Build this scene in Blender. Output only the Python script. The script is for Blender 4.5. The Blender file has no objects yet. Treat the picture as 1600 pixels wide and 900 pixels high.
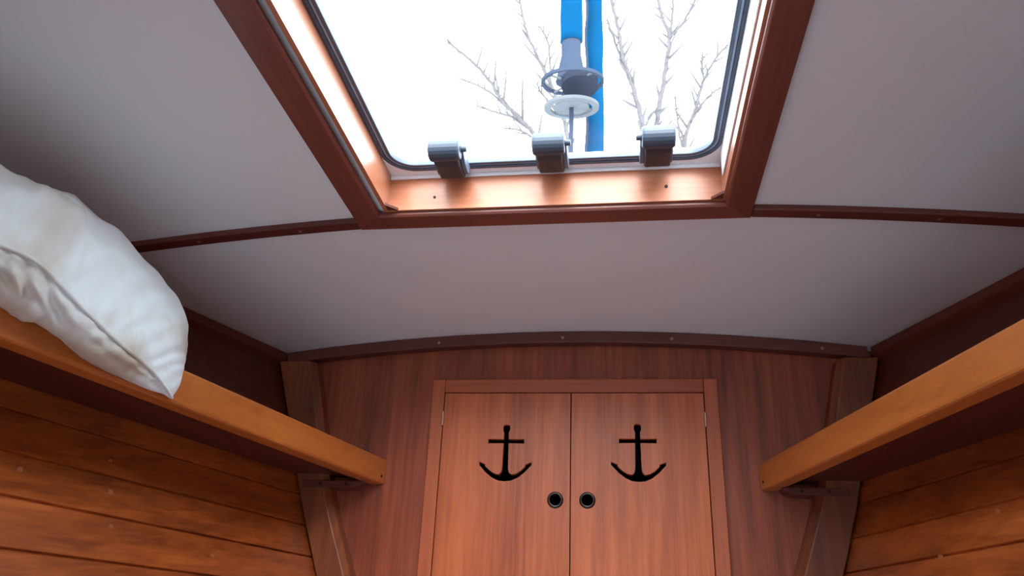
import bpy, bmesh, math, random
from mathutils import Vector, Matrix, noise

S = bpy.context.scene
COL = S.collection
# ------------------------------------------------------------------ camera
FL, YAW, PIT, ROLL = 1195.07, 0.15192, 0.42471, 0.04315      # focal length in px of a 1600 px frame
_f = Vector((-math.sin(YAW)*math.cos(PIT), math.cos(YAW)*math.cos(PIT), math.sin(PIT)))
_r = Vector((math.cos(YAW), math.sin(YAW), 0)); _u = _r.cross(_f)
CR = math.cos(ROLL)*_r + math.sin(ROLL)*_u; CU = -math.sin(ROLL)*_r + math.cos(ROLL)*_u; CF = _f
cam = bpy.data.cameras.new('camera'); cam.sensor_width = 36; cam.lens = FL/1600*36; cam.clip_start = .02
co = bpy.data.objects.new('camera', cam); COL.objects.link(co)
co.matrix_world = Matrix(((CR.x, CU.x, -CF.x, 0), (CR.y, CU.y, -CF.y, 0), (CR.z, CU.z, -CF.z, 0), (0, 0, 0, 1)))
S.camera = co
# ------------------------------------------------------------------ world and light
SKY = 9.5
w = bpy.data.worlds.new('overcast_sky'); S.world = w; w.use_nodes = True
bg = w.node_tree.nodes['Background']; bg.inputs[0].default_value = (.80, .92, 1, 1); bg.inputs[1].default_value = SKY
S.view_settings.view_transform = 'Standard'; S.view_settings.look = 'None'
S.view_settings.gamma = 1; S.view_settings.use_curve_mapping = False; S.view_settings.exposure = 0.0
S.cycles.max_bounces = 12; S.cycles.diffuse_bounces = 8; S.cycles.transparent_max_bounces = 16
def portal(name, loc, sx, sy, rot):
    l = bpy.data.lights.new(name, 'AREA'); l.shape = 'RECTANGLE'; l.size = sx; l.size_y = sy; l.cycles.is_portal = True
    o = bpy.data.objects.new(name, l); o.location = loc; o.rotation_euler = rot; COL.objects.link(o)
sun = bpy.data.lights.new('veiled_sun', 'SUN'); sun.energy = 9.0; sun.angle = math.radians(50); sun.color = (1, .96, .9)
so = bpy.data.objects.new('veiled_sun', sun); COL.objects.link(so)
so.rotation_euler = Vector((-.22, 1.0, -.85)).to_track_quat('-Z', 'Y').to_euler()
portal('hatch_portal', (-.0985, .695, .66), .5, .52, (0, 0, 0))

# ------------------------------------------------------------------ helpers
def ray(px, py): return CF + CR*((px-800)/FL) - CU*((py-450)/FL)
def on(px, py, ax, v):
    d = ray(px, py); return d*(v/d[ax])
D = 1.43; XC = -.0986
def tag(o, label=None, cat=None, group=None, kind=None):
    if label: o['label'] = label
    if cat: o['category'] = cat
    if group: o['group'] = group
    if kind: o['kind'] = kind
    return o
def empty(name, loc, **k):
    o = bpy.data.objects.new(name, None); o.location = loc; o.empty_display_size = .05; COL.objects.link(o); return tag(o, **k)
def mesh(name, verts, faces, mat, parent=None, bevel=0, smooth=False, seg=2, **k):
    p = Vector((0, 0, 0))
    q = parent
    while q: p = p + q.location; q = q.parent
    m = bpy.data.meshes.new(name); m.from_pydata([tuple(Vector(v)-p) for v in verts], [], faces)
    bm = bmesh.new(); bm.from_mesh(m); bmesh.ops.recalc_face_normals(bm, faces=bm.faces); bm.to_mesh(m); bm.free()
    m.materials.append(mat)
    if smooth:
        for f in m.polygons: f.use_smooth = True
    o = bpy.data.objects.new(name, m); COL.objects.link(o)
    if parent: o.parent = parent
    if bevel:
        b = o.modifiers.new('bevel', 'BEVEL'); b.width = bevel; b.segments = seg; b.limit_method = 'ANGLE'; b.angle_limit = .6
    return tag(o, **k)
def box(x0, x1, y0, y1, z0, z1):
    v = [(x, y, z) for x in (x0, x1) for y in (y0, y1) for z in (z0, z1)]
    return v, [(0, 1, 3, 2), (4, 6, 7, 5), (0, 4, 5, 1), (2, 3, 7, 6), (0, 2, 6, 4), (1, 5, 7, 3)]
def merge(*parts):
    V, F = [], []
    for v, f in parts:
        n = len(V); V += list(v); F += [tuple(i+n for i in q) for q in f]
    return V, F
def loft(secs, closed=True, caps=True):
    n = len(secs[0]); V = [p for s in secs for p in s]; F = []
    for i in range(len(secs)-1):
        for j in range(n if closed else n-1):
            k = (j+1) % n; F.append((i*n+j, i*n+k, (i+1)*n+k, (i+1)*n+j))
    if caps: F += [tuple(range(n)), tuple((len(secs)-1)*n+j for j in range(n))]
    return V, F
def tube(pts, rad, n=8, caps=True):
    pts = [Vector(p) for p in pts]
    if not hasattr(rad, '__len__'): rad = [rad]*len(pts)
    secs = []; a = None
    for i, p in enumerate(pts):
        t = (pts[min(i+1, len(pts)-1)]-pts[max(i-1, 0)]).normalized()
        if a is None: a = t.orthogonal().normalized()
        a = (a - t*a.dot(t)).normalized(); b = t.cross(a)
        secs.append([p+(a*math.cos(2*math.pi*k/n)+b*math.sin(2*math.pi*k/n))*rad[i] for k in range(n)])
    return loft(secs, True, caps)
def cr(P, t):                                   # Catmull-Rom through P, t in 0..len-1
    i = min(int(t), len(P)-2); u = t-i
    g = lambda k: P[max(0, min(len(P)-1, k))]
    a, b, c, d = g(i-1), g(i), g(i+1), g(i+2)
    return ((b*2)+(c-a)*u+(a*2-b*5+c*4-d)*u*u+(b*3-a-c*3+d)*u*u*u)*.5
def lerp(tab, z):
    tab = sorted(tab)
    if z <= tab[0][0]: (a, p), (b, q) = tab[0], tab[1]
    elif z >= tab[-1][0]: (a, p), (b, q) = tab[-2], tab[-1]
    else:
        for (a, p), (b, q) in zip(tab, tab[1:]):
            if a <= z <= b: break
    return p+(q-p)*(z-a)/(b-a)

# ------------------------------------------------------------------ materials
def newmat(name):
    m = bpy.data.materials.new(name); m.use_nodes = True; nt = m.node_tree
    return m, nt, nt.nodes['Principled BSDF']
def wood(name, dark, mid, light, grain, rough=.38, coat=.25, bump=.06, freq=1.0, streak=1.0):
    """varnished hardwood; grain = 'x','y','z' or a rotation (axis vector) the fibres run along"""
    m, nt, b = newmat(name); N = nt.nodes.new; L = nt.links.new
    tc = N('ShaderNodeTexCoord'); mp = N('ShaderNodeMapping')
    sc = {'x': (1.6, 42, 42), 'y': (42, 1.6, 42), 'z': (42, 42, 1.6)}[grain]
    mp.inputs['Scale'].default_value = [s*freq for s in sc]; L(tc.outputs['Object'], mp.inputs[0])
    n1 = N('ShaderNodeTexNoise'); n1.inputs['Scale'].default_value = 1; n1.inputs['Detail'].default_value = 5; n1.inputs['Roughness'].default_value = .6; n1.inputs['Distortion'].default_value = .6
    L(mp.outputs[0], n1.inputs[0])
    mp2 = N('ShaderNodeMapping'); mp2.inputs['Scale'].default_value = [s*freq*(.32 if s > 10 else .8)*1 for s in sc]; L(tc.outputs['Object'], mp2.inputs[0])
    n2 = N('ShaderNodeTexNoise'); n2.inputs['Scale'].default_value = 1; n2.inputs['Detail'].default_value = 3; L(mp2.outputs[0], n2.inputs[0])
    mp3 = N('ShaderNodeMapping'); mp3.inputs['Scale'].default_value = [s*freq*5 if s > 10 else s*6 for s in sc]; L(tc.outputs['Object'], mp3.inputs[0])
    n3 = N('ShaderNodeTexNoise'); n3.inputs['Scale'].default_value = 1; n3.inputs['Detail'].default_value = 2; L(mp3.outputs[0], n3.inputs[0])
    a = N('ShaderNodeMix'); a.data_type = 'FLOAT'; a.inputs[0].default_value = .5; L(n1.outputs[0], a.inputs[2]); L(n2.outputs[0], a.inputs[3])
    c = N('ShaderNodeMix'); c.data_type = 'FLOAT'; c.inputs[0].default_value = .22; L(a.outputs[0], c.inputs[2]); L(n3.outputs[0], c.inputs[3])
    r = N('ShaderNodeValToRGB'); e = r.color_ramp.elements
    w_ = .16/streak
    e[0].position = .5-w_; e[0].color = (*dark, 1); e[1].position = .5+w_; e[1].color = (*light, 1)
    k = e.new(.5); k.color = (*mid, 1)
    L(c.outputs[0], r.inputs[0]); L(r.outputs[0], b.inputs['Base Color'])
    b.inputs['Roughness'].default_value = rough; b.inputs['Coat Weight'].default_value = coat; b.inputs['Coat Roughness'].default_value = .22
    bp = N('ShaderNodeBump'); bp.inputs['Strength'].default_value = bump; bp.inputs['Distance'].default_value = .002
    L(c.outputs[0], bp.inputs['Height']); L(bp.outputs[0], b.inputs['Normal'])
    return m
def plain(name, col, rough=.5, metal=0, var=0, vs=8, coat=0, bump=0, bs=200, spec=.5):
    m, nt, b = newmat(name); N = nt.nodes.new; L = nt.links.new
    tc = N('ShaderNodeTexCoord'); n = N('ShaderNodeTexNoise'); n.inputs['Scale'].default_value = vs; n.inputs['Detail'].default_value = 4
    L(tc.outputs['Object'], n.inputs[0])
    r = N('ShaderNodeValToRGB'); e = r.color_ramp.elements; e[0].position = .3; e[1].position = .7
    e[0].color = (*[x*(1-var) for x in col], 1); e[1].color = (*[min(1, x*(1+var)) for x in col], 1)
    L(n.outputs[0], r.inputs[0]); L(r.outputs[0], b.inputs['Base Color'])
    b.inputs['Roughness'].default_value = rough; b.inputs['Metallic'].default_value = metal; b.inputs['Specular IOR Level'].default_value = spec; b.inputs['Coat Weight'].default_value = coat
    if bump:
        n2 = N('ShaderNodeTexNoise'); n2.inputs['Scale'].default_value = bs; n2.inputs['Detail'].default_value = 3; L(tc.outputs['Object'], n2.inputs[0])
        bp = N('ShaderNodeBump'); bp.inputs['Strength'].default_value = bump; bp.inputs['Distance'].default_value = .001
        L(n2.outputs[0], bp.inputs['Height']); L(bp.outputs[0], b.inputs['Normal'])
    return m
M_BULK = wood('bulkhead_veneer', (.12, .021, .009), (.245, .046, .016), (.37, .078, .028), 'z', .48, .05, .05, 1, 1.3)
M_DOOR = wood('door_veneer', (.30, .056, .014), (.465, .100, .026), (.60, .145, .042), 'z', .45, .06, .05, 1, 1.35)
M_FRAMEW = wood('frame_mahogany_upright', (.28, .055, .016), (.40, .085, .026), (.50, .12, .040), 'z', .42, .1, .05, .8)
M_FRAMEX = wood('frame_mahogany_cross', (.28, .055, .016), (.40, .085, .026), (.50, .12, .040), 'x', .42, .1, .05, .8)
M_SHELF = wood('shelf_teak', (.36, .095, .018), (.48, .14, .028), (.58, .18, .040), 'y', .38, .25, .05, .7)
M_PLANK = wood('hull_planking', (.17, .034, .007), (.37, .082, .015), (.55, .14, .028), 'y', .40, .22, .08, .8, 1.25)
M_SHADED = wood('shade_dark_wood', (.055, .009, .006), (.085, .014, .009), (.12, .021, .013), 'y', .48, .04, .04)  # wood darkened to carry the shade above and under the shelves
M_POST = wood('corner_post_teak', (.11, .026, .009), (.19, .046, .014), (.30, .080, .024), 'z', .42, .08, .06, 1.2)
M_DARKX = wood('moulding_cross', (.085, .016, .013), (.12, .024, .019), (.17, .036, .027), 'x', .45, .06, .04)
M_DARKY = wood('moulding_fore_aft', (.085, .016, .013), (.12, .024, .019), (.17, .036, .027), 'y', .45, .06, .04)
M_TRIMY = wood('hatch_trim_side', (.13, .036, .026), (.18, .048, .034), (.24, .066, .045), 'y', .38, .2, .05, .8)
M_TRIMX = wood('hatch_trim_cross', (.13, .036, .026), (.18, .048, .034), (.24, .066, .045), 'x', .38, .2, .05, .8)
M_REVX = wood('hatch_lining_cross', (.36, .11, .05), (.46, .155, .075), (.54, .20, .10), 'x', .42, .15, .05, .7)
M_REVY = wood('hatch_lining_side', (.36, .11, .05), (.46, .155, .075), (.54, .20, .10), 'y', .38, .5, .05, .7)
M_CEIL = plain('painted_headliner', (.80, .81, .83), .6, 0, .02, 3, 0, .08, 90)
M_FLOOR = plain('berth_bounce_tint', (.74, .84, .95), .8, 0, .05, 5)  # pale blue picked to bounce cool light up to the ceiling
M_WHITE = plain('white_hatch_frame', (.88, .92, .97), .35, 0, .03, 10)
M_SEAL = plain('blue_grey_rubber_seal', (.07, .095, .14), .45, 0, .1, 30)
M_BEAD = plain('pale_seal_bead', (.32, .42, .56), .4, 0, .1, 30)
M_LATCH = plain('grey_plastic', (.050, .068, .105), .5, 0, .05, 30)
M_LATCHD = plain('dark_grey_plastic', (.028, .034, .050), .5, 0, .1, 30)
M_BRACK = plain('pale_bracket', (.12, .16, .23), .4, 0, .05, 30)
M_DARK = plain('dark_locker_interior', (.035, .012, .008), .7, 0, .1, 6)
M_RING = plain('blackened_brass', (.05, .04, .04), .3, .8, .1, 40)
M_BRASS = plain('polished_brass', (.60, .36, .26), .45, .9, .05, 40)
M_SCREW = plain('screw_head', (.40, .24, .16), .35, .6, .1, 60)
M_HOLE = plain('screw_hole', (.01, .004, .003), .8)
M_PLUG = plain('wood_plug', (.34, .11, .04), .4, 0, .1, 40, .1)
M_BLUE = plain('blue_acrylic_canvas', (.001, .034, .085), .9, 0, .12, 9, spec=0)
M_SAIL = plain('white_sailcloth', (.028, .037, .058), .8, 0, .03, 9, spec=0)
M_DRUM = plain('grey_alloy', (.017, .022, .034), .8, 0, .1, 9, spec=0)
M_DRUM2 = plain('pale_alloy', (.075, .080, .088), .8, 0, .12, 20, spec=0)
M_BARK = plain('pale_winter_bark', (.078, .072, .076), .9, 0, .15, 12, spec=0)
M_HULL = plain('white_hull_paint', (.6, .6, .6), .5)
def glass_mat():
    m = bpy.data.materials.new('clear_acrylic'); m.use_nodes = True; nt = m.node_tree; nt.nodes.clear(); N = nt.nodes.new; L = nt.links.new
    o = N('ShaderNodeOutputMaterial'); mx = N('ShaderNodeMixShader'); t = N('ShaderNodeBsdfTransparent'); g = N('ShaderNodeBsdfGlossy')
    t.inputs[0].default_value = (.97, .985, .985, 1); g.inputs['Roughness'].default_value = .03
    lw = N('ShaderNodeLayerWeight'); lw.inputs[0].default_value = .5
    pw = N('ShaderNodeMath'); pw.operation = 'POWER'; pw.inputs[1].default_value = 4; f = N('ShaderNodeMath'); f.operation = 'MULTIPLY_ADD'; f.inputs[1].default_value = .6; f.inputs[2].default_value = .015
    L(lw.outputs['Facing'], pw.inputs[0]); L(pw.outputs[0], f.inputs[0])
    L(f.outputs[0], mx.inputs[0]); L(t.outputs[0], mx.inputs[1]); L(g.outputs[0], mx.inputs[2]); L(mx.outputs[0], o.inputs[0]); return m
M_GLASS = glass_mat()
def pillow_mat():
    m, nt, b = newmat('cotton_ticking'); N = nt.nodes.new; L = nt.links.new
    tc = N('ShaderNodeTexCoord'); n = N('ShaderNodeTexNoise'); n.inputs['Scale'].default_value = 6; n.inputs['Detail'].default_value = 5; n.inputs['Distortion'].default_value = .5
    L(tc.outputs['Object'], n.inputs[0]); r = N('ShaderNodeValToRGB'); e = r.color_ramp.elements
    e[0].position = .36; e[0].color = (.48, .40, .30, 1); e[1].position = .54; e[1].color = (.74, .78, .80, 1)
    L(n.outputs[0], r.inputs[0]); L(r.outputs[0], b.inputs['Base Color']); b.inputs['Roughness'].default_value = .85
    b.inputs['Sheen Weight'].default_value = .15
    n2 = N('ShaderNodeTexNoise'); n2.inputs['Scale'].default_value = 16; n2.inputs['Detail'].default_value = 5; n2.inputs['Distortion'].default_value = 1.2; L(tc.outputs['Object'], n2.inputs[0])
    bp = N('ShaderNodeBump'); bp.inputs['Strength'].default_value = .5; bp.inputs['Distance'].default_value = .006
    L(n2.outputs[0], bp.inputs['Height']); L(bp.outputs[0], b.inputs['Normal']); return m
M_PILLOW = pillow_mat()

# ------------------------------------------------------------------ hull and deck surfaces
PROF = {-1: [(.515, -.690), (.208, -.592), (.083, -.545), (-.5, -.30)], 1: [(.508, .470), (.221, .392), (.121, .360), (-.5, .12)]}
BT = [(-.5, .05), (0, .09), (.12, .14), (.2, .21), (.3, .26), (.518, .39)]
def wallx(s, y, z):
    d = D-y; d = d if d < .95 else .95+.9*math.tanh((d-.95)/1.4)*.8
    return lerp(PROF[s], z)+s*lerp(BT, z)*d
def ceilz(x, y):
    d = D-y; k = max(.12-.066*d, .055)
    return .550+.035*min(d, .6)-k*min((x-XC)**2, 1.0)
Y0 = -1.2
OX0, OX1, OY0, OY1 = -.3375, .1505, .44, .948        # hatch opening in the deck
TOP = .612
# ceiling slab with the hatch opening
xs = sorted(set([-1.75+i*.05 for i in range(68)]+[OX0, OX1])); ys = sorted(set([Y0-.05+i*.05 for i in range(74)]+[OY0, OY1]))
xs = [x for x in xs if not any(abs(x-q) < .012 and x != q for q in (OX0, OX1))]; ys = [y for y in ys if not any(abs(y-q) < .012 and y != q for q in (OY0, OY1))]
V, F = [], []
for y in ys:
    for x in xs: V += [(x, y, ceilz(x, y)), (x, y, TOP)]
nx = len(xs); idx = lambda i, j, t: (j*nx+i)*2+t
hole = lambda i, j: OX0-1e-6 <= xs[i] < OX1-1e-6 and OY0-1e-6 <= ys[j] < OY1-1e-6
solid = lambda i, j: 0 <= i < nx-1 and 0 <= j < len(ys)-1 and not hole(i, j)
for j in range(len(ys)-1):
    for i in range(nx-1):
        if hole(i, j): continue
        for t in (0, 1): F.append((idx(i, j, t), idx(i+1, j, t), idx(i+1, j+1, t), idx(i, j+1, t)))
        if not solid(i-1, j): F.append((idx(i, j, 0), idx(i, j+1, 0), idx(i, j+1, 1), idx(i, j, 1)))
        if not solid(i+1, j): F.append((idx(i+1, j, 0), idx(i+1, j+1, 0), idx(i+1, j+1, 1), idx(i+1, j, 1)))
        if not solid(i, j-1): F.append((idx(i, j, 0), idx(i+1, j, 0), idx(i+1, j, 1), idx(i, j, 1)))
        if not solid(i, j+1): F.append((idx(i, j+1, 0), idx(i+1, j+1, 0), idx(i+1, j+1, 1), idx(i, j+1, 1)))
mesh('ceiling', V, F, M_CEIL, kind='structure')
mesh('floor', *box(-1.5, 1.3, Y0, D+.02, -.50, -.24), M_FLOOR, kind='structure')  # unseen berth top, raised to bounce light at the ceiling

# hull sides: planking below the shelf, plain panel above
SEAMS = [.225, .168, .113, .058, .003, -.052, -.107, -.162, -.217, -.272, -.327]
for s, nm in ((-1, 'wall_left'), (1, 'wall_right')):
    prof = []
    for z in SEAMS: prof += [(z+.0022, 0), (z, .0045), (z-.0022, 0)]
    prof += [(.515, 0), (.45, 0), (.38, 0), (.31, 0), (.27, 0), (-.46, 0)]
    prof.sort()
    secs = []
    for k in range(41):
        y = D+.004-(D+.004-Y0)*k/40
        inner = []
        for z, o in prof:
            zz = z
            if z == .515: zz = ceilz(wallx(s, y, .515), y)-.001
            inner.append((wallx(s, y, min(zz, .52))+s*o, y, zz))
        outer = [(x+s*.03, y, z) for x, y, z in (inner[-1], inner[0])]
        secs.append(inner+outer)
    V, F = loft(secs)
    wl = mesh(nm, V, F, M_PLANK, kind='structure')
    wl.data.materials.append(M_SHADED)                # shade above the shelf put in as darker wood
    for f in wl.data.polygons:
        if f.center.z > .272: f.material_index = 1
    pts = {-1: [(172, 770), (172, 824), (332, 870), (171, 722), (443, 882), (30, 735)], 1: [(1560, 800), (1470, 872)]}[s]
    for p in pts:                                    # bungs over the plank fastenings
        q = ray(*p); t = .5
        while s*(q.x*t-wallx(s, q.y*t, q.z*t)) < -.0005 and t < 3: t += .0005
        P = q*t; n = Vector((-s, -.17, -.25)).normalized()
        mesh('wood_plug', *tube([P-n*.002, P+n*.0006], .0042, 12), M_PLUG, parent=wl, label='round wooden plug')

# bulkhead with the locker opening
CX0, CX1, CZ1, CZ0 = -.366, .1785, .453, -.25
def ztop(x): return ceilz(x, D)-.0005
V, F = [], []
N = 60
xsb = sorted(set([-.70+i*1.20/N for i in range(N+1)]+[CX0+.012, CX1-.012]))
for x in xsb:
    zt = ztop(x); lo, hi = CZ0, CZ1-.012
    for y in (1.436, 1.452): V += [(x, y, -.44), (x, y, lo), (x, y, hi), (x, y, zt)]
for i in range(len(xsb)-1):
    a, b = i*8, (i+1)*8; inh = CX0+.011 < (xsb[i]+xsb[i+1])/2 < CX1-.011
    for k in range(3):
        if inh and k == 1: continue
        for o in (0, 4): F.append((a+o+k, b+o+k, b+o+k+1, a+o+k+1))
    F.append((a+3, b+3, b+7, a+7)); F.append((a, b, b+4, a+4))
mesh('wall_front', V, F, M_BULK, kind='structure')
# after bulkhead, unseen; opening added to let sky light reach the ceiling
zb = ceilz(-.1, Y0)
mesh('wall_back', *merge(box(-1.75, -.30, Y0-.04, Y0, -.5, .50), box(.15, 1.5, Y0-.04, Y0, -.5, .50), box(-.30, .15, Y0-.04, Y0, .20, .50), box(-.30, .15, Y0-.04, Y0, -.5, -.15)), M_BULK, kind='structure')

# ------------------------------------------------------------------ mouldings
def strip(name, pts, w, h, mat, side=Vector((0, 1, 0)), bevel=.002, **k):
    """a batten hung under the path pts: w along 'side', h downwards"""
    secs = [[Vector(p)+side*a+Vector((0, 0, b)) for a, b in ((0, 0), (w, 0), (w, -h), (0, -h))] for p in pts]
    return mesh(name, *loft(secs), mat, bevel=bevel, kind='structure', **k)
def screw(p, n, parent, r=.003, mat=None, name='screw'):
    p = Vector(p); n = Vector(n).normalized()
    return mesh(name, *tube([p-n*.002, p+n*.0006], r, 10), mat or M_SCREW, parent=parent)
# arched moulding on top of the bulkhead
arch = strip('trim_1', [(x, 1.413, ceilz(x, 1.42)-.0005) for x in [-.675+i*1.13/50 for i in range(51)]], .0225, .0235, M_DARKX)
for x in (-.111, .10, -.36, .375): screw((x, 1.4125, ceilz(x, 1.42)-.014), (0, -1, 0), arch)
# side mouldings where the deck meets the hull
for s, nm in ((-1, 'trim_2'), (1, 'trim_3')):
    P = []
    for k in range(40):
        y = 1.412-k*.065; P.append((wallx(s, y, .50)-s*.001, y, ceilz(wallx(s, y, .50), y)-.0005))
    secs = [[(x, y, z), (x-s*.014, y, z+.0), (x-s*.014, y, z-.016), (x-s*.004, y, z-.026), (x, y, z-.026)] for x, y, z in P]
    mesh(nm, *loft(secs), M_DARKY, bevel=.0015, kind='structure')
# battens across the deckhead from the hatch trim to the hull
TX0, TX1, TY1, TZ = XC-.2854, XC+.2854, .977, .5484
for s, nm in ((-1, 'trim_4'), (1, 'trim_5')):
    xa = TX0-.001 if s < 0 else TX1+.001; xb = wallx(s, .97, .51)-s*.018
    b = strip(nm, [(xa+(xb-xa)*k/16, .957, ceilz(xa+(xb-xa)*k/16, .957)+.001) for k in range(17)], .0225, .010, M_DARKX)
    for f in (.2, .55, .9):
        x = xa+(xb-xa)*f; screw((x, .968, ceilz(x, .957)-.0095), (0, 0, -1), b, .0026)
# corner posts against the bulkhead
for s, nm, tab in ((-1, 'trim_6', [(.503, -.613), (.362, -.575), (.209, -.535), (.085, -.484), (-.3, -.33)]), (1, 'trim_7', [(.483, .395), (.367, .366), (.22, .325), (.108, .284), (-.3, .13)])):
    secs = []
    for k in range(21):
        z = .486-.044*k; xi = lerp(tab, z); xo = wallx(s, 1.42, z)-s*.001; zc = z
        secs.append([(xi, 1.436, zc), (xo, 1.436, zc), (xo, 1.396, zc), (xi+s*.012, 1.396, zc), (xi, 1.408, zc)])
    mesh(nm, *loft(secs), M_POST, bevel=.0015, kind='structure')

# ------------------------------------------------------------------ hatch opening: lining and trim frame (the window of the cabin)
win = empty('window_1', (XC, .69, .55), kind='structure')
t = .013
mesh('lining', *box(OX0, OX1, OY1-t, OY1, .556, TOP+.001), M_REVX, parent=win)
mesh('lining', *box(OX0, OX1, OY0, OY0+t, .556, TOP+.001), M_REVX, parent=win)
mesh('lining', *box(OX0, OX0+.006, OY0+t, OY1-t, .556, TOP+.001), M_REVY, parent=win)
mesh('lining', *box(OX1-.006, OX1, OY0+t, OY1-t, .556, TOP+.001), M_REVY, parent=win)
for sx, xx in ((1, OX0+.006), (-1, OX1-.006)):      # small corner fillets of the lining, coloured dark for the shadow there
    mesh('corner_block', [(xx, OY1-t, .556), (xx+sx*.016, OY1-t, .556), (xx, OY1-t-.016, .556), (xx, OY1-t, .560), (xx+sx*.016, OY1-t, .560), (xx, OY1-t-.016, .560)],
         [(0, 1, 2), (3, 5, 4), (0, 3, 4, 1), (1, 4, 5, 2), (2, 5, 3, 0)], M_DARKX, parent=win)
IX0, IX1, IY1 = XC-.2467, XC+.2467, .9398
NY0, NI0 = .405, .445
def trimpiece(a, b, mat):                           # a,b: (outer point, inner point) at both mitred ends
    secs = []
    for (o, i) in (a, b):
        o = Vector(o); i = Vector(i); d = (o-i).normalized()
        secs.append([o+Vector((0, 0, .020)), o, i+d*.004, i+Vector((0, 0, .003)), i+Vector((0, 0, .0085)), i+d*.01+Vector((0, 0, .0085)), o-d*.004+Vector((0, 0, .020))])
    V, F = loft(secs); V = [(v[0], v[1], max(v[2], TZ)) for v in V]
    return mesh('trim_frame', V, F, mat, parent=win, bevel=.0008)
A, B, C_, E_ = (TX0, TY1, TZ), (TX1, TY1, TZ), (TX1, NY0, TZ), (TX0, NY0, TZ)
a, b, c, e = (IX0, IY1, TZ), (IX1, IY1, TZ), (IX1, NI0, TZ), (IX0, NI0, TZ)
trimpiece((A, a), (B, b), M_TRIMX); trimpiece((B, b), (C_, c), M_TRIMY); trimpiece((C_, c), (E_, e), M_TRIMX); trimpiece((E_, e), (A, a), M_TRIMY)
screw(on(679, 308, 1, OY1-t-.0005), (0, -1, 0), win, .002, M_HOLE, 'screw_hole'); screw(on(1041, 291, 1, OY1-t-.0005), (0, -1, 0), win, .0024, M_HOLE, 'screw_hole')

# ------------------------------------------------------------------ the hatch lid itself
hatch = empty('deck_hatch', (XC, .69, TOP), label='clear acrylic deck hatch with grey rubber seal and white frame set in the cabin ceiling', cat='hatch')
def rrect(x0, x1, y0, y1, r, z, n=10):
    P = []
    for cx, cy, a0 in ((x1-r, y1-r, 0), (x0+r, y1-r, 90), (x0+r, y0+r, 180), (x1-r, y0+r, 270)):
        for k in range(n+1):
            a = math.radians(a0+90*k/n); P.append((cx+r*math.cos(a), cy+r*math.sin(a), z))
    return P
def ring(outer, inner, z0, z1):
    n = len(outer); V = [(x, y, z0) for x, y, _ in outer]+[(x, y, z0) for x, y, _ in inner]+[(x, y, z1) for x, y, _ in inner]+[(x, y, z1) for x, y, _ in outer]
    F = [(r*n+j, r*n+(j+1) % n, ((r+1) % 4)*n+(j+1) % n, ((r+1) % 4)*n+j) for r in range(4) for j in range(n)]
    return V, F
GX0, GX1, GY0, GY1 = -.3315, .1430, .465, .9215
o1 = rrect(OX0-.02, OX1+.02, OY0-.02, OY1+.02, .01, 0)
mesh('hatch_frame', *ring(o1, rrect(GX0, GX1, GY0, GY1, .045, 0), TOP+.0015, TOP+.022), M_WHITE, parent=hatch, bevel=.001)
mesh('skirt_glare_strip', *box(OX0+.0062, OX1-.0062, OY1-.0160, OY1-.0134, TOP-.0045, TOP+.001), M_WHITE, parent=hatch)
mesh('skirt_glare_strip', *box(OX1-.0085, OX1-.0062, OY0+.02, OY1-.040, TOP-.036, TOP+.001), M_WHITE, parent=hatch, bevel=.0008)  # white strip stands in for sky glare on the varnished right lining
seal = lambda i0, i1, z0: ring(rrect(GX0+i0, GX1-i0, GY0+i0, GY1-i0, .045-i0, 0), rrect(GX0+i1, GX1-i1, GY0+i1, GY1-i1, .045-i1, 0), z0, TOP+.010)
mesh('rubber_seal', *seal(0, .0055, TOP+.0005), M_SEAL, parent=hatch, bevel=.001)
mesh('seal_bead', *seal(.0056, .0082, TOP+.003), M_BEAD, parent=hatch)
mesh('rubber_seal', *seal(.0083, .0135, TOP+.002), M_SEAL, parent=hatch, bevel=.001)
g = rrect(GX0+.0125, GX1-.0125, GY0+.0125, GY1-.0125, .033, 0)
V, F = loft([[(x, y, TOP+.005) for x, y, _ in g], [(x, y, TOP+.013) for x, y, _ in g]])
mesh('clear_pane', V, F, M_GLASS, parent=hatch)
def latch(x, y, s):
    l = empty('latch', (x-XC, y-.69, -.006)); l.parent = hatch
    W = .0215
    # knuckle barrel across the inner end
    secs = []
    for xx, k in ((-W, .86), (-W+.003, 1), (W-.003, 1), (W, .86)):
        secs.append([(x+xx, y+.0155*k*math.cos(a), TOP-.011+.0150*k*math.sin(a)) for a in [2*math.pi*i/20 for i in range(20)]])
    mesh('barrel', *loft(secs), M_LATCH, parent=l, smooth=False, bevel=.0008)
    # curved arm to the hatch frame
    prof = [(.004, -.0225), (.020, -.0235), (.040, -.0215), (.058, -.0195), (.064, -.014), (.064, .0010), (.004, .0010)]
    prof = [(py, pz+TOP) for py, pz in prof]
    WA = .0175
    mesh('arm', *loft([[(x-WA, y+py, pz) for py, pz in prof], [(x+WA, y+py, pz) for py, pz in prof]]), M_LATCHD, parent=l, bevel=.0025, seg=3)
    for q, wd in ((s, .006), (-s, .0022)):
        prof2 = [(.010, -.008), (.026, -.016), (.050, -.017), (.0625, -.010), (.0625, .001), (.010, .001)]
        x0, x1 = x+q*(WA+.0002), x+q*(WA+.0002+wd)
        mesh('side_bracket', *loft([[(x0, y+py, pz+TOP) for py, pz in prof2], [(x1, y+py, pz+TOP) for py, pz in prof2]]), M_BRACK, parent=l, bevel=.0008)
    mesh('pivot_pin', *tube([(x+s*WA, y+.006, TOP-.006), (x+s*(WA+.0115), y+.006, TOP-.006)], .0042, 12), M_LATCH, parent=l)
for (px, py, s) in ((695, 234, 1), (857, 224, 1), (1029, 213, -1)):
    p = on(px, py, 2, TOP-.010); latch(p.x, p.y, s)

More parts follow.
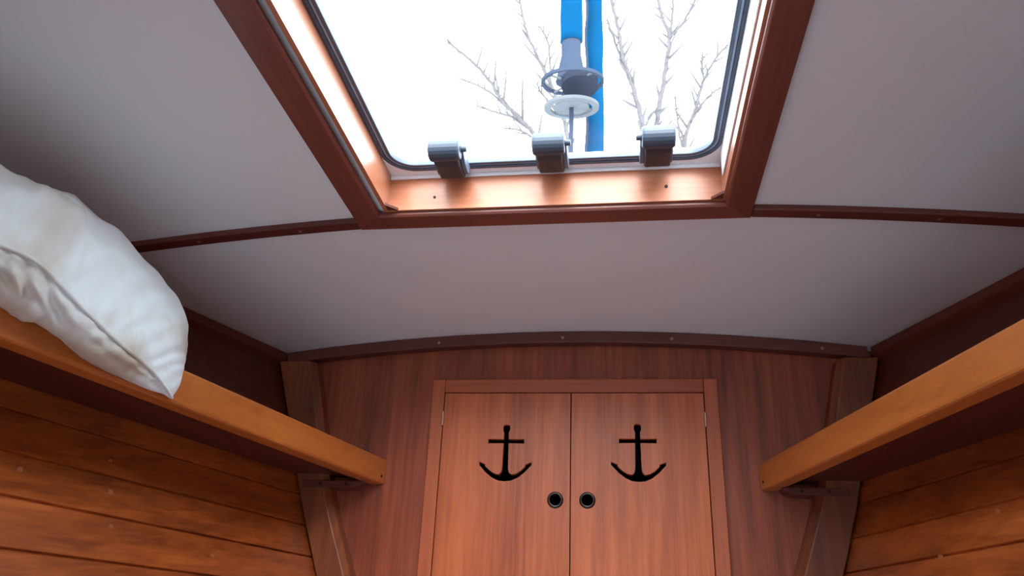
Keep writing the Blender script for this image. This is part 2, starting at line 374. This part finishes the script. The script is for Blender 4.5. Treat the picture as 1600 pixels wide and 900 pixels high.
# ------------------------------------------------------------------ locker in the bulkhead
cab = empty('cabinet', (XC, 1.43, CZ0), label='built-in mahogany locker with two doors pierced by anchor shapes in the bulkhead', cat='cabinet')
FX0, FX1, FZ1 = -.368, .1810, .455
DX0, DX1, DZ1, DZ0, DM = -.3413, .1535, .4268, -.22, -.0945
mesh('frame_stile', *box(FX0, DX0-.0018, 1.424, 1.440, CZ0-.01, FZ1), M_FRAMEW, parent=cab, bevel=.0015)
mesh('frame_stile', *box(DX1+.0018, FX1, 1.424, 1.440, CZ0-.01, FZ1), M_FRAMEW, parent=cab, bevel=.0015)
mesh('frame_rail', *box(DX0-.0016, DX1+.0016, 1.4245, 1.440, DZ1+.0018, FZ1), M_FRAMEX, parent=cab, bevel=.0015)
mesh('frame_rail', *box(DX0-.0016, DX1+.0016, 1.4245, 1.440, CZ0-.01, DZ0-.002), M_FRAMEX, parent=cab, bevel=.0015)
i0, i1, j0, j1 = CX0+.014, CX1-.014, 1.441, 1.74
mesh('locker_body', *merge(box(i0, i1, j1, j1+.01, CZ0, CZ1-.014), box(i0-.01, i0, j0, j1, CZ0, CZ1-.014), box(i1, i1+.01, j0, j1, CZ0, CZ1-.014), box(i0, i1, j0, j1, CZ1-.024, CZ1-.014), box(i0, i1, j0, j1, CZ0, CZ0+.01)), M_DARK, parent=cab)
ANCH = [(0, .2580), (.012, .2592), (.024, .2645), (.036, .2738), (.0500, .2885), (.0500, .2945), (.0455, .2925), (.0375, .2895), (.0382, .2862), (.030, .2785), (.021, .2728), (.012, .2708), (.0074, .2750), (.0058, .283), (.0050, .3290),
        (.0320, .3288), (.0348, .3280), (.0348, .3382), (.0320, .3374), (.0050, .3370), (.0047, .3500), (.0066, .3535), (.0072, .3590), (.0055, .3645), (0, .3655)]
def door(x0, x1, ax, az, rx, rz, side, lab):
    anchor = [(ax+x, az+z) for x, z in ANCH]+[(ax-x, az+z) for x, z in reversed(ANCH[1:-1])]
    circ = [(rx+.0105*math.cos(a), rz+.0105*math.sin(a)) for a in [2*math.pi*k/28 for k in range(28)]]
    cu = bpy.data.curves.new('door', 'CURVE'); cu.dimensions = '2D'; cu.fill_mode = 'BOTH'; cu.extrude = .0085
    for poly in ([(x0, DZ0), (x1, DZ0), (x1, DZ1), (x0, DZ1)], anchor, circ):
        sp = cu.splines.new('POLY'); sp.points.add(len(poly)-1); sp.use_cyclic_u = True
        for i, (a, b) in enumerate(poly): sp.points[i].co = (a, b, 0, 1)
    tmp = bpy.data.objects.new('tmp', cu); COL.objects.link(tmp)
    dg = bpy.context.evaluated_depsgraph_get(); me = bpy.data.meshes.new_from_object(tmp.evaluated_get(dg))
    bpy.data.objects.remove(tmp); bpy.data.curves.remove(cu)
    me.name = 'door'; bm = bmesh.new(); bm.from_mesh(me); bmesh.ops.remove_doubles(bm, verts=bm.verts, dist=1e-6)
    for v in bm.verts: v.co = Vector((v.co.x, 1.4345-v.co.z, v.co.y))-cab.location
    bmesh.ops.recalc_face_normals(bm, faces=bm.faces); bm.to_mesh(me); bm.free()
    me.materials.clear(); me.materials.append(M_DOOR)
    o = bpy.data.objects.new('door', me); COL.objects.link(o); o.parent = cab
    # finger ring
    R, r = .0122, .0020; secs = []
    prof = [(.0098, 0), (.0098, -.003), (.0108, -.0042), (.0135, -.0036), (.0148, -.0010), (.0148, .0002), (.0103, .0002), (.0102, .012), (.0098, .012)]
    for k in range(32):
        a = 2*math.pi*k/32; secs.append([(rx+q*math.cos(a), 1.426+yy, rz+q*math.sin(a)) for q, yy in prof])
    V, F = loft(secs+[secs[0]], True, False); mesh('finger_pull', V, F, M_RING, parent=o, smooth=True, label='dark metal finger ring')
    for hz in (.3755, -.10):
        hx = x0-.0012 if side < 0 else x1+.0012
        V, F = merge(tube([(hx, 1.4225, hz-.014), (hx, 1.4225, hz+.014)], .0024, 12), box(hx-.0008, hx+.0008, 1.4225, 1.438, hz-.013, hz+.013))
        mesh('hinge', V, F, M_BRASS, parent=o, label='bright metal butt hinge')
    return o
door(DX0, DM-.0012, -.2170, 0, -.1218, .2257, -1, '')
door(DM+.0012, DX1, .0298, .0025, -.0634, .2263, 1, '')

# ------------------------------------------------------------------ side shelves
LIPB = .205
LX = {-1: -.450, 1: .2445}
def lipx(s, y, off=0): return LX[s]+s*LIPB*(D-y)+s*off
for s, lab in ((-1, 'long varnished wooden shelf along the left hull side with the pillow on it'), (1, 'long varnished wooden shelf along the right hull side with nothing on it')):
    sh = empty('shelf', (lipx(s, .8), .8, .25), label=lab, cat='shelf', group='side shelves of the cabin')
    Ye = -.55
    ysn = [1.4345-(1.4345-Ye)*k/20 for k in range(21)]
    prof = [(0, .2545), (.0012, .2515), (.004, .2500), (.028, .2500), (.030, .2520), (.030, .2950), (.027, .2975), (.004, .2975), (.0012, .2965), (0, .2935)]
    secs = [[(lipx(s, y, o), y, z) for o, z in prof] for y in ysn]
    mesh('lip', *loft(secs), M_SHELF, parent=sh)
    secs = [[(lipx(s, y, .0305), y, .262), (wallx(s, y, .262)-s*.002, y, .262), (wallx(s, y, .275)-s*.002, y, .275), (lipx(s, y, .0305), y, .275)] for y in ysn]
    mesh('shelf_board', *loft(secs), M_SHADED, parent=sh)  # shade under the shelf is in the dark wood colour
    xi = lipx(s, 1.42, .030); xo = lerp({-1: [(0, -.535), (1, -.535)], 1: [(0, .325), (1, .325)]}[s], .2)+s*.06
    P = [(xi-s*.006, .2495), (xi-s*.002, .2440), (xi+s*.010, .2385), (xi+s*.022, .2365), (xo, .2365), (xo, .2612), (xi+s*.002, .2612), (xi-s*.006, .2499)]
    P = [(xi-s*.004, .2495), (xi+s*.002, .2435), (xi+s*.012, .2385), (xi+s*.026, .2365), (xo, .2365), (xo, .2495)]
    cl = mesh('cleat', *loft([[(x, 1.394, z) for x, z in P], [(x, 1.4355, z) for x, z in P]]), M_DARKX, parent=sh, bevel=.0015)
    for x in (xi+s*.028, xo-s*.035): screw((x, 1.3938, .243), (0, -1, 0), cl, .0028, M_HOLE, 'screw')
    p = Vector((lipx(s, 1.420, 0), 1.420, .263)); screw(p, (-s, -.2, 0), sh, .0030, M_HOLE, 'screw')

# ------------------------------------------------------------------ pillow on the left shelf
cols = [((268, 622), (269, 621), (266, 623)), ((259, 607), (279, 602), (250, 612)), ((241, 584), (284, 577), (222, 606)), ((217, 562), (289, 538), (184, 591)),
        ((190, 540), (284, 500), (152, 575)), ((160, 512), (256, 452), (122, 553)), ((130, 483), (215, 402), (97, 534)), ((98, 450), (172, 358), (70, 513)),
        ((62, 414), (118, 316), (45, 493)), ((25, 393), (72, 296), (18, 477)), ((-18, 378), (18, 276), (-12, 452)), ((-70, 352), (-45, 248), (-60, 424))]
def onlip(p, off):
    d = ray(*p); n = Vector((1, -LIPB, 0)); k = LX[-1]-LIPB*D+off
    return d*(k/n.dot(d))
secP = []
for i, (s_, t_, b_) in enumerate(cols):
    g = min(1, (i/4.0))**.7
    Sp = onlip(s_, .012+.034*g); Tp = onlip(t_, .012-.085*g); Bp = onlip(b_, .010+.006*g)
    K = Tp+Vector((-.085*g, .01*g, -.055*g)); Np = Bp+Vector((-.10*g, .02*g, .012*g)); Np.z = max(Np.z, .300) if g > .3 else Np.z
    U1 = (Sp+Tp)*.5+Vector((.030*g, -.012*g, .012*g)); L1 = (Sp+Bp)*.5+Vector((.010*g, -.004*g, -.002*g))
    secP.append([Sp, U1, Tp, K, Np, Bp, L1])
last = secP[-1]; d = (secP[-1][0]-secP[-3][0])*.5
cen = sum(last, Vector())/7
for k, (f, sc) in enumerate(((1, .97), (2, .86), (3, .62), (3.6, .30), (3.9, .03))):
    secP.append([(p-cen)*sc+cen+d*f for p in last])
NT, NV = 150, 84
def sect(P, v):                                   # closed around with a crease at P[0]
    Q = P+[P[0]]; return cr(Q, v*(len(Q)-1))
rows = []
ncol = len(secP)-1
for i in range(NT+1):
    tt = ncol*i/NT
    P = [cr([s[k] for s in secP], tt) for k in range(7)]
    row = [sect(P, j/NV) for j in range(NV)]
    c = sum(row, Vector())/NV
    out = []
    for j, p in enumerate(row):
        v = j/NV; n = (p-c); L_ = n.length; n = n/(L_+1e-6)
        ds = min(v, 1-v)*7                        # distance from the seam in section steps
        amp = min(1, tt/2.0)*min(1, (ncol-tt)/2)
        wv = noise.noise(Vector((tt*2.3+ds*.5*(1 if v < .5 else -1), ds*.9, 3.1)))*.0075*math.exp(-ds*.55)*min(1, ds*3)
        wv += noise.noise(Vector((p.x*13, p.y*13, p.z*13)))*.0060*min(1, ds*1.2)
        wv += noise.noise(Vector((tt*1.1, ds*1.6+tt*.6, 8.7)))*.010*min(1, max(0, tt-5)/3)*min(1, ds)
        wv += abs(noise.noise(Vector((p.x*9+5, p.y*16, p.z*26))))*-.007*min(1, ds*1.2)
        q = p+n*wv*amp; off = q.x+LIPB*(D-q.y)-LX[-1]
        if off < .0035 and q.z < .3000: q.z = .3000
        out.append(q)
    rows.append(out)
pil = empty('pillow', (rows[90][0].x, rows[90][0].y, .30), label='crumpled off-white pillow slumped over the edge of the left shelf', cat='pillow')
V, F = loft(rows); mesh('cushion', V, F, M_PILLOW, parent=pil, smooth=True)
seamp = []
for i in range(0, NT+1):
    p = rows[i][0]; seamp.append(p+Vector((.0012, -.0006, 0)))
mesh('seam_piping', *tube(seamp, .0019, 8), M_PILLOW, parent=pil, smooth=True)

# ------------------------------------------------------------------ outside, above the bow
YF = 2.0
def vtube(x0p, x1p, ytop, ybot, y=YF, n=40, name='', mat=None, parent=None, amp=.0015, **k):
    a = on(x0p, (ytop+ybot)/2, 1, y); b = on(x1p, (ytop+ybot)/2, 1, y); cx = (a.x+b.x)/2; r = (b.x-a.x)/2
    z1 = on((x0p+x1p)/2, ytop, 1, y).z; z0 = on((x0p+x1p)/2, ybot, 1, y).z
    return cx, r, z0, z1
def rough_col(cx, cy, r, z0, z1, n=60, amp=.06, flat=.7, seed=0):
    secs = []
    for k in range(n+1):
        z = z0+(z1-z0)*k/n
        secs.append([(cx+r*(1+amp*noise.noise(Vector((math.cos(a)*1.5, z*9+seed, math.sin(a)*1.5))))*math.cos(a), cy+flat*r*(1+amp*noise.noise(Vector((a, z*7, seed))))*math.sin(a), z) for a in [2*math.pi*i/20 for i in range(20)]])
    return loft(secs)
# furled sail (narrow blue roll down to the deck)
cx, r, _, _ = vtube(915, 942, 0, 240); CXR = cx+r
z_end = on(925, 60, 1, YF).z
fs = empty('furled_sail', (cx, YF, TOP), label='narrow blue roll of sail standing full height beyond the hatch, behind the round drum', cat='sail')
mesh('blue_roll', *rough_col(cx, YF+.07, r, TOP, 4.6, 120, .08), M_BLUE, parent=fs, smooth=True)
cord = [(cx-r*.98+.003*math.sin(k*1.3), YF+.045, TOP+.6+k*.05) for k in range(70)]
mesh('white_lacing', *tube(cord, .0042, 8), M_SAIL, parent=fs, smooth=True, label='thin pale lacing line')
# blue cover and drum assembly in front of it
cx2, r2, z0_, _ = vtube(876, 910, -10, 70, YF-.06)
fd = empty('furling_drum', (cx2, YF-.06, TOP), label='grey round furling drum with a blue sleeve above it seen through the hatch', cat='sail furler')
zt = on(890, 66, 1, YF-.06).z
mesh('blue_sleeve', *rough_col(cx2, YF-.06, r2, zt, 4.5, 90, .06, .7, 4), M_BLUE, parent=fd, smooth=True)
zd = on(890, 128, 1, YF-.06).z
secs = []
for k in range(13):
    f = k/12; z = zd+(zt+.004-zd)*f; rr = r2*(1.35-.50*min(1, f*1.5)+.02*f); secs.append([(cx2+rr*math.cos(a), YF-.06+rr*.7*math.sin(a), z) for a in [2*math.pi*i/24 for i in range(24)]])
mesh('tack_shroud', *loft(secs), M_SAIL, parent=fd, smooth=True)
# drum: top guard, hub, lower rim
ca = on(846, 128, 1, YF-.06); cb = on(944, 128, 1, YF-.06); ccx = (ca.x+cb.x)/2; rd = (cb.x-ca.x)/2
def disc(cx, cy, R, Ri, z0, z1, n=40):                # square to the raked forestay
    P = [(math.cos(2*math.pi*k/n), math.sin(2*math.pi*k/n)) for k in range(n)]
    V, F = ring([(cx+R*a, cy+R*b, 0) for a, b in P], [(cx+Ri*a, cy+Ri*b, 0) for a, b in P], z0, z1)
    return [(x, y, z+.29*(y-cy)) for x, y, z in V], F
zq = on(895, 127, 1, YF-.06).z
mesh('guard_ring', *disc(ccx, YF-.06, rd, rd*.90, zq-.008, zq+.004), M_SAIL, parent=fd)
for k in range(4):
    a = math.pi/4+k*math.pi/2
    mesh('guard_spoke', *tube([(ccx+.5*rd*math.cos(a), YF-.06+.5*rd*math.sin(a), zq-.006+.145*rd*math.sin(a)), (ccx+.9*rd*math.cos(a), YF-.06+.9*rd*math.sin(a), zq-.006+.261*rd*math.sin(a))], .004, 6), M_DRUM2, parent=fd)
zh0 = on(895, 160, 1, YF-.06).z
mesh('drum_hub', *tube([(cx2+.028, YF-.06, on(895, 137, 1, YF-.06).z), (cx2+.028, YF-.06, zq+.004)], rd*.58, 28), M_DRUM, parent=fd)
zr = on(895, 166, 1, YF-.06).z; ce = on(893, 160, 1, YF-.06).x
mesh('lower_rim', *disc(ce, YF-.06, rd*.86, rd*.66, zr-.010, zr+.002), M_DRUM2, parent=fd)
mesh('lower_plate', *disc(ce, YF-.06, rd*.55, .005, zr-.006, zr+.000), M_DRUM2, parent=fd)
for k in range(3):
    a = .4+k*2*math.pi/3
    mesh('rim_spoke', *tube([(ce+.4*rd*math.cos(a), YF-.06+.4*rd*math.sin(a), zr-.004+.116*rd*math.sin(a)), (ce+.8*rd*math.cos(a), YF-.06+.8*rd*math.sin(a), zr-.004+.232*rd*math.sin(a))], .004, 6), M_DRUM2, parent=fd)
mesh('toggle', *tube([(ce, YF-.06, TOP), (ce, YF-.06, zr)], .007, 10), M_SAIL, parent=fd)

# bare winter trees
random.seed(5)
def tree(name, label, base, chains, Y, seed):
    random.seed(seed)
    parts = []; root = Vector(base)
    for ch, w0, w1 in chains:
        dj = random.uniform(-.6, .6); P = []
        for k, (px, py) in enumerate(ch):
            P.append(on(px, py, 1, Y+dj*k*.4))
        parts.append((P, w0, w1))
    V, F = [], []
    tr = []
    for P, w0, w1 in parts:
        n = 10*(len(P)-1)
        Q = [cr(P, (len(P)-1)*k/n)+Vector((random.uniform(-1, 1), 0, random.uniform(-1, 1)))*.008 for k in range(n+1)]
        w0 *= 1.7; w1 *= 2.4; R = [w0+(w1-w0)*k/n for k in range(n+1)]
        V, F = merge((V, F), tube(Q, R, 6))
        for k in range(3, n-1, 3):                # twigs
            dirn = (Q[k+1]-Q[k]).normalized(); side = random.choice((-1, 1))
            dd = (dirn+Vector((side*random.uniform(.4, .9), random.uniform(-.5, .5), random.uniform(-.1, .5)))).normalized()
            ln = random.uniform(.15, .55)*(1-.4*k/n); tw = [Q[k]+dd*ln*u+Vector((0, 0, .12*ln*u*u)) for u in (0, .35, .7, 1)]
            V, F = merge((V, F), tube(tw, [R[k]*.75, R[k]*.65, R[k]*.5, R[k]*.3], 5))
    low = sorted([p[0][0] for p in parts], key=lambda q: q.z)[0]
    fork = Vector((root.x, root.y, low.z-1.2))
    for P, w0, w1 in parts:
        if P[0].z < low.z+.8:
            V, F = merge((V, F), tube([fork, fork.lerp(P[0], .5)+Vector((0, 0, .1)), P[0]], [w0*1.8, w0*1.4, w0], 8))
    t = empty(name, base, label=label, cat='tree', group='bare trees beyond the bow')
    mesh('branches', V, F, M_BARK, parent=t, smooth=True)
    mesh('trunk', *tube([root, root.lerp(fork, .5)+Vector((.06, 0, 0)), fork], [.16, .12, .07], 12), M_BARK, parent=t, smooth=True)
GZ = -1.4
tree('bare_tree', 'bare pale tree left of the blue sail with branches reaching up to the left', (on(870, 300, 1, 8).x, 8, GZ), [
    ([(870, 300), (838, 218), (812, 185), (786, 160), (762, 122), (728, 88), (700, 66)], .020, .005),
    ([(812, 185), (778, 176), (742, 164)], .011, .004), ([(786, 160), (756, 138), (722, 124)], .010, .004),
    ([(838, 218), (812, 204), (788, 200)], .010, .004), ([(900, 290), (882, 190), (860, 130), (836, 80), (820, 40), (808, -20)], .019, .006),
    ([(860, 130), (857, 70), (842, 40)], .010, .004), ([(882, 190), (850, 150), (838, 130)], .009, .004)], 8, 3)
tree('bare_tree', 'bare pale tree just right of the blue sail with two tall upright limbs', (on(1020, 300, 1, 8.6).x, 8.6, GZ), [
    ([(1022, 300), (1006, 205), (990, 140), (974, 90), (966, 45), (952, -15)], .023, .009), ([(986, 130), (968, 85), (948, 30)], .012, .006),
    ([(1022, 300), (1026, 195), (1038, 120), (1046, 60), (1034, 25), (1024, -25)], .024, .009), ([(1046, 60), (1068, 34), (1092, -12)], .013, .006),
    ([(1042, 90), (1050, 30), (1052, -30)], .012, .006), ([(1006, 205), (1016, 180), (1028, 172)], .011, .006)], 8.6, 11)
tree('bare_tree', 'bare pale tree behind the right corner of the hatch with thin spreading twigs', (on(1066, 300, 1, 9.2).x, 9.2, GZ), [
    ([(1062, 300), (1072, 212), (1086, 172), (1100, 124), (1124, 84), (1148, 62)], .020, .006), ([(1100, 124), (1097, 100), (1098, 84)], .010, .005),
    ([(1080, 190), (1106, 152), (1134, 132)], .011, .005), ([(1068, 240), (1060, 200), (1055, 150)], .010, .005),
    ([(1140, 200), (1152, 100), (1160, 40), (1164, -20)], .011, .005)], 9.2, 29)
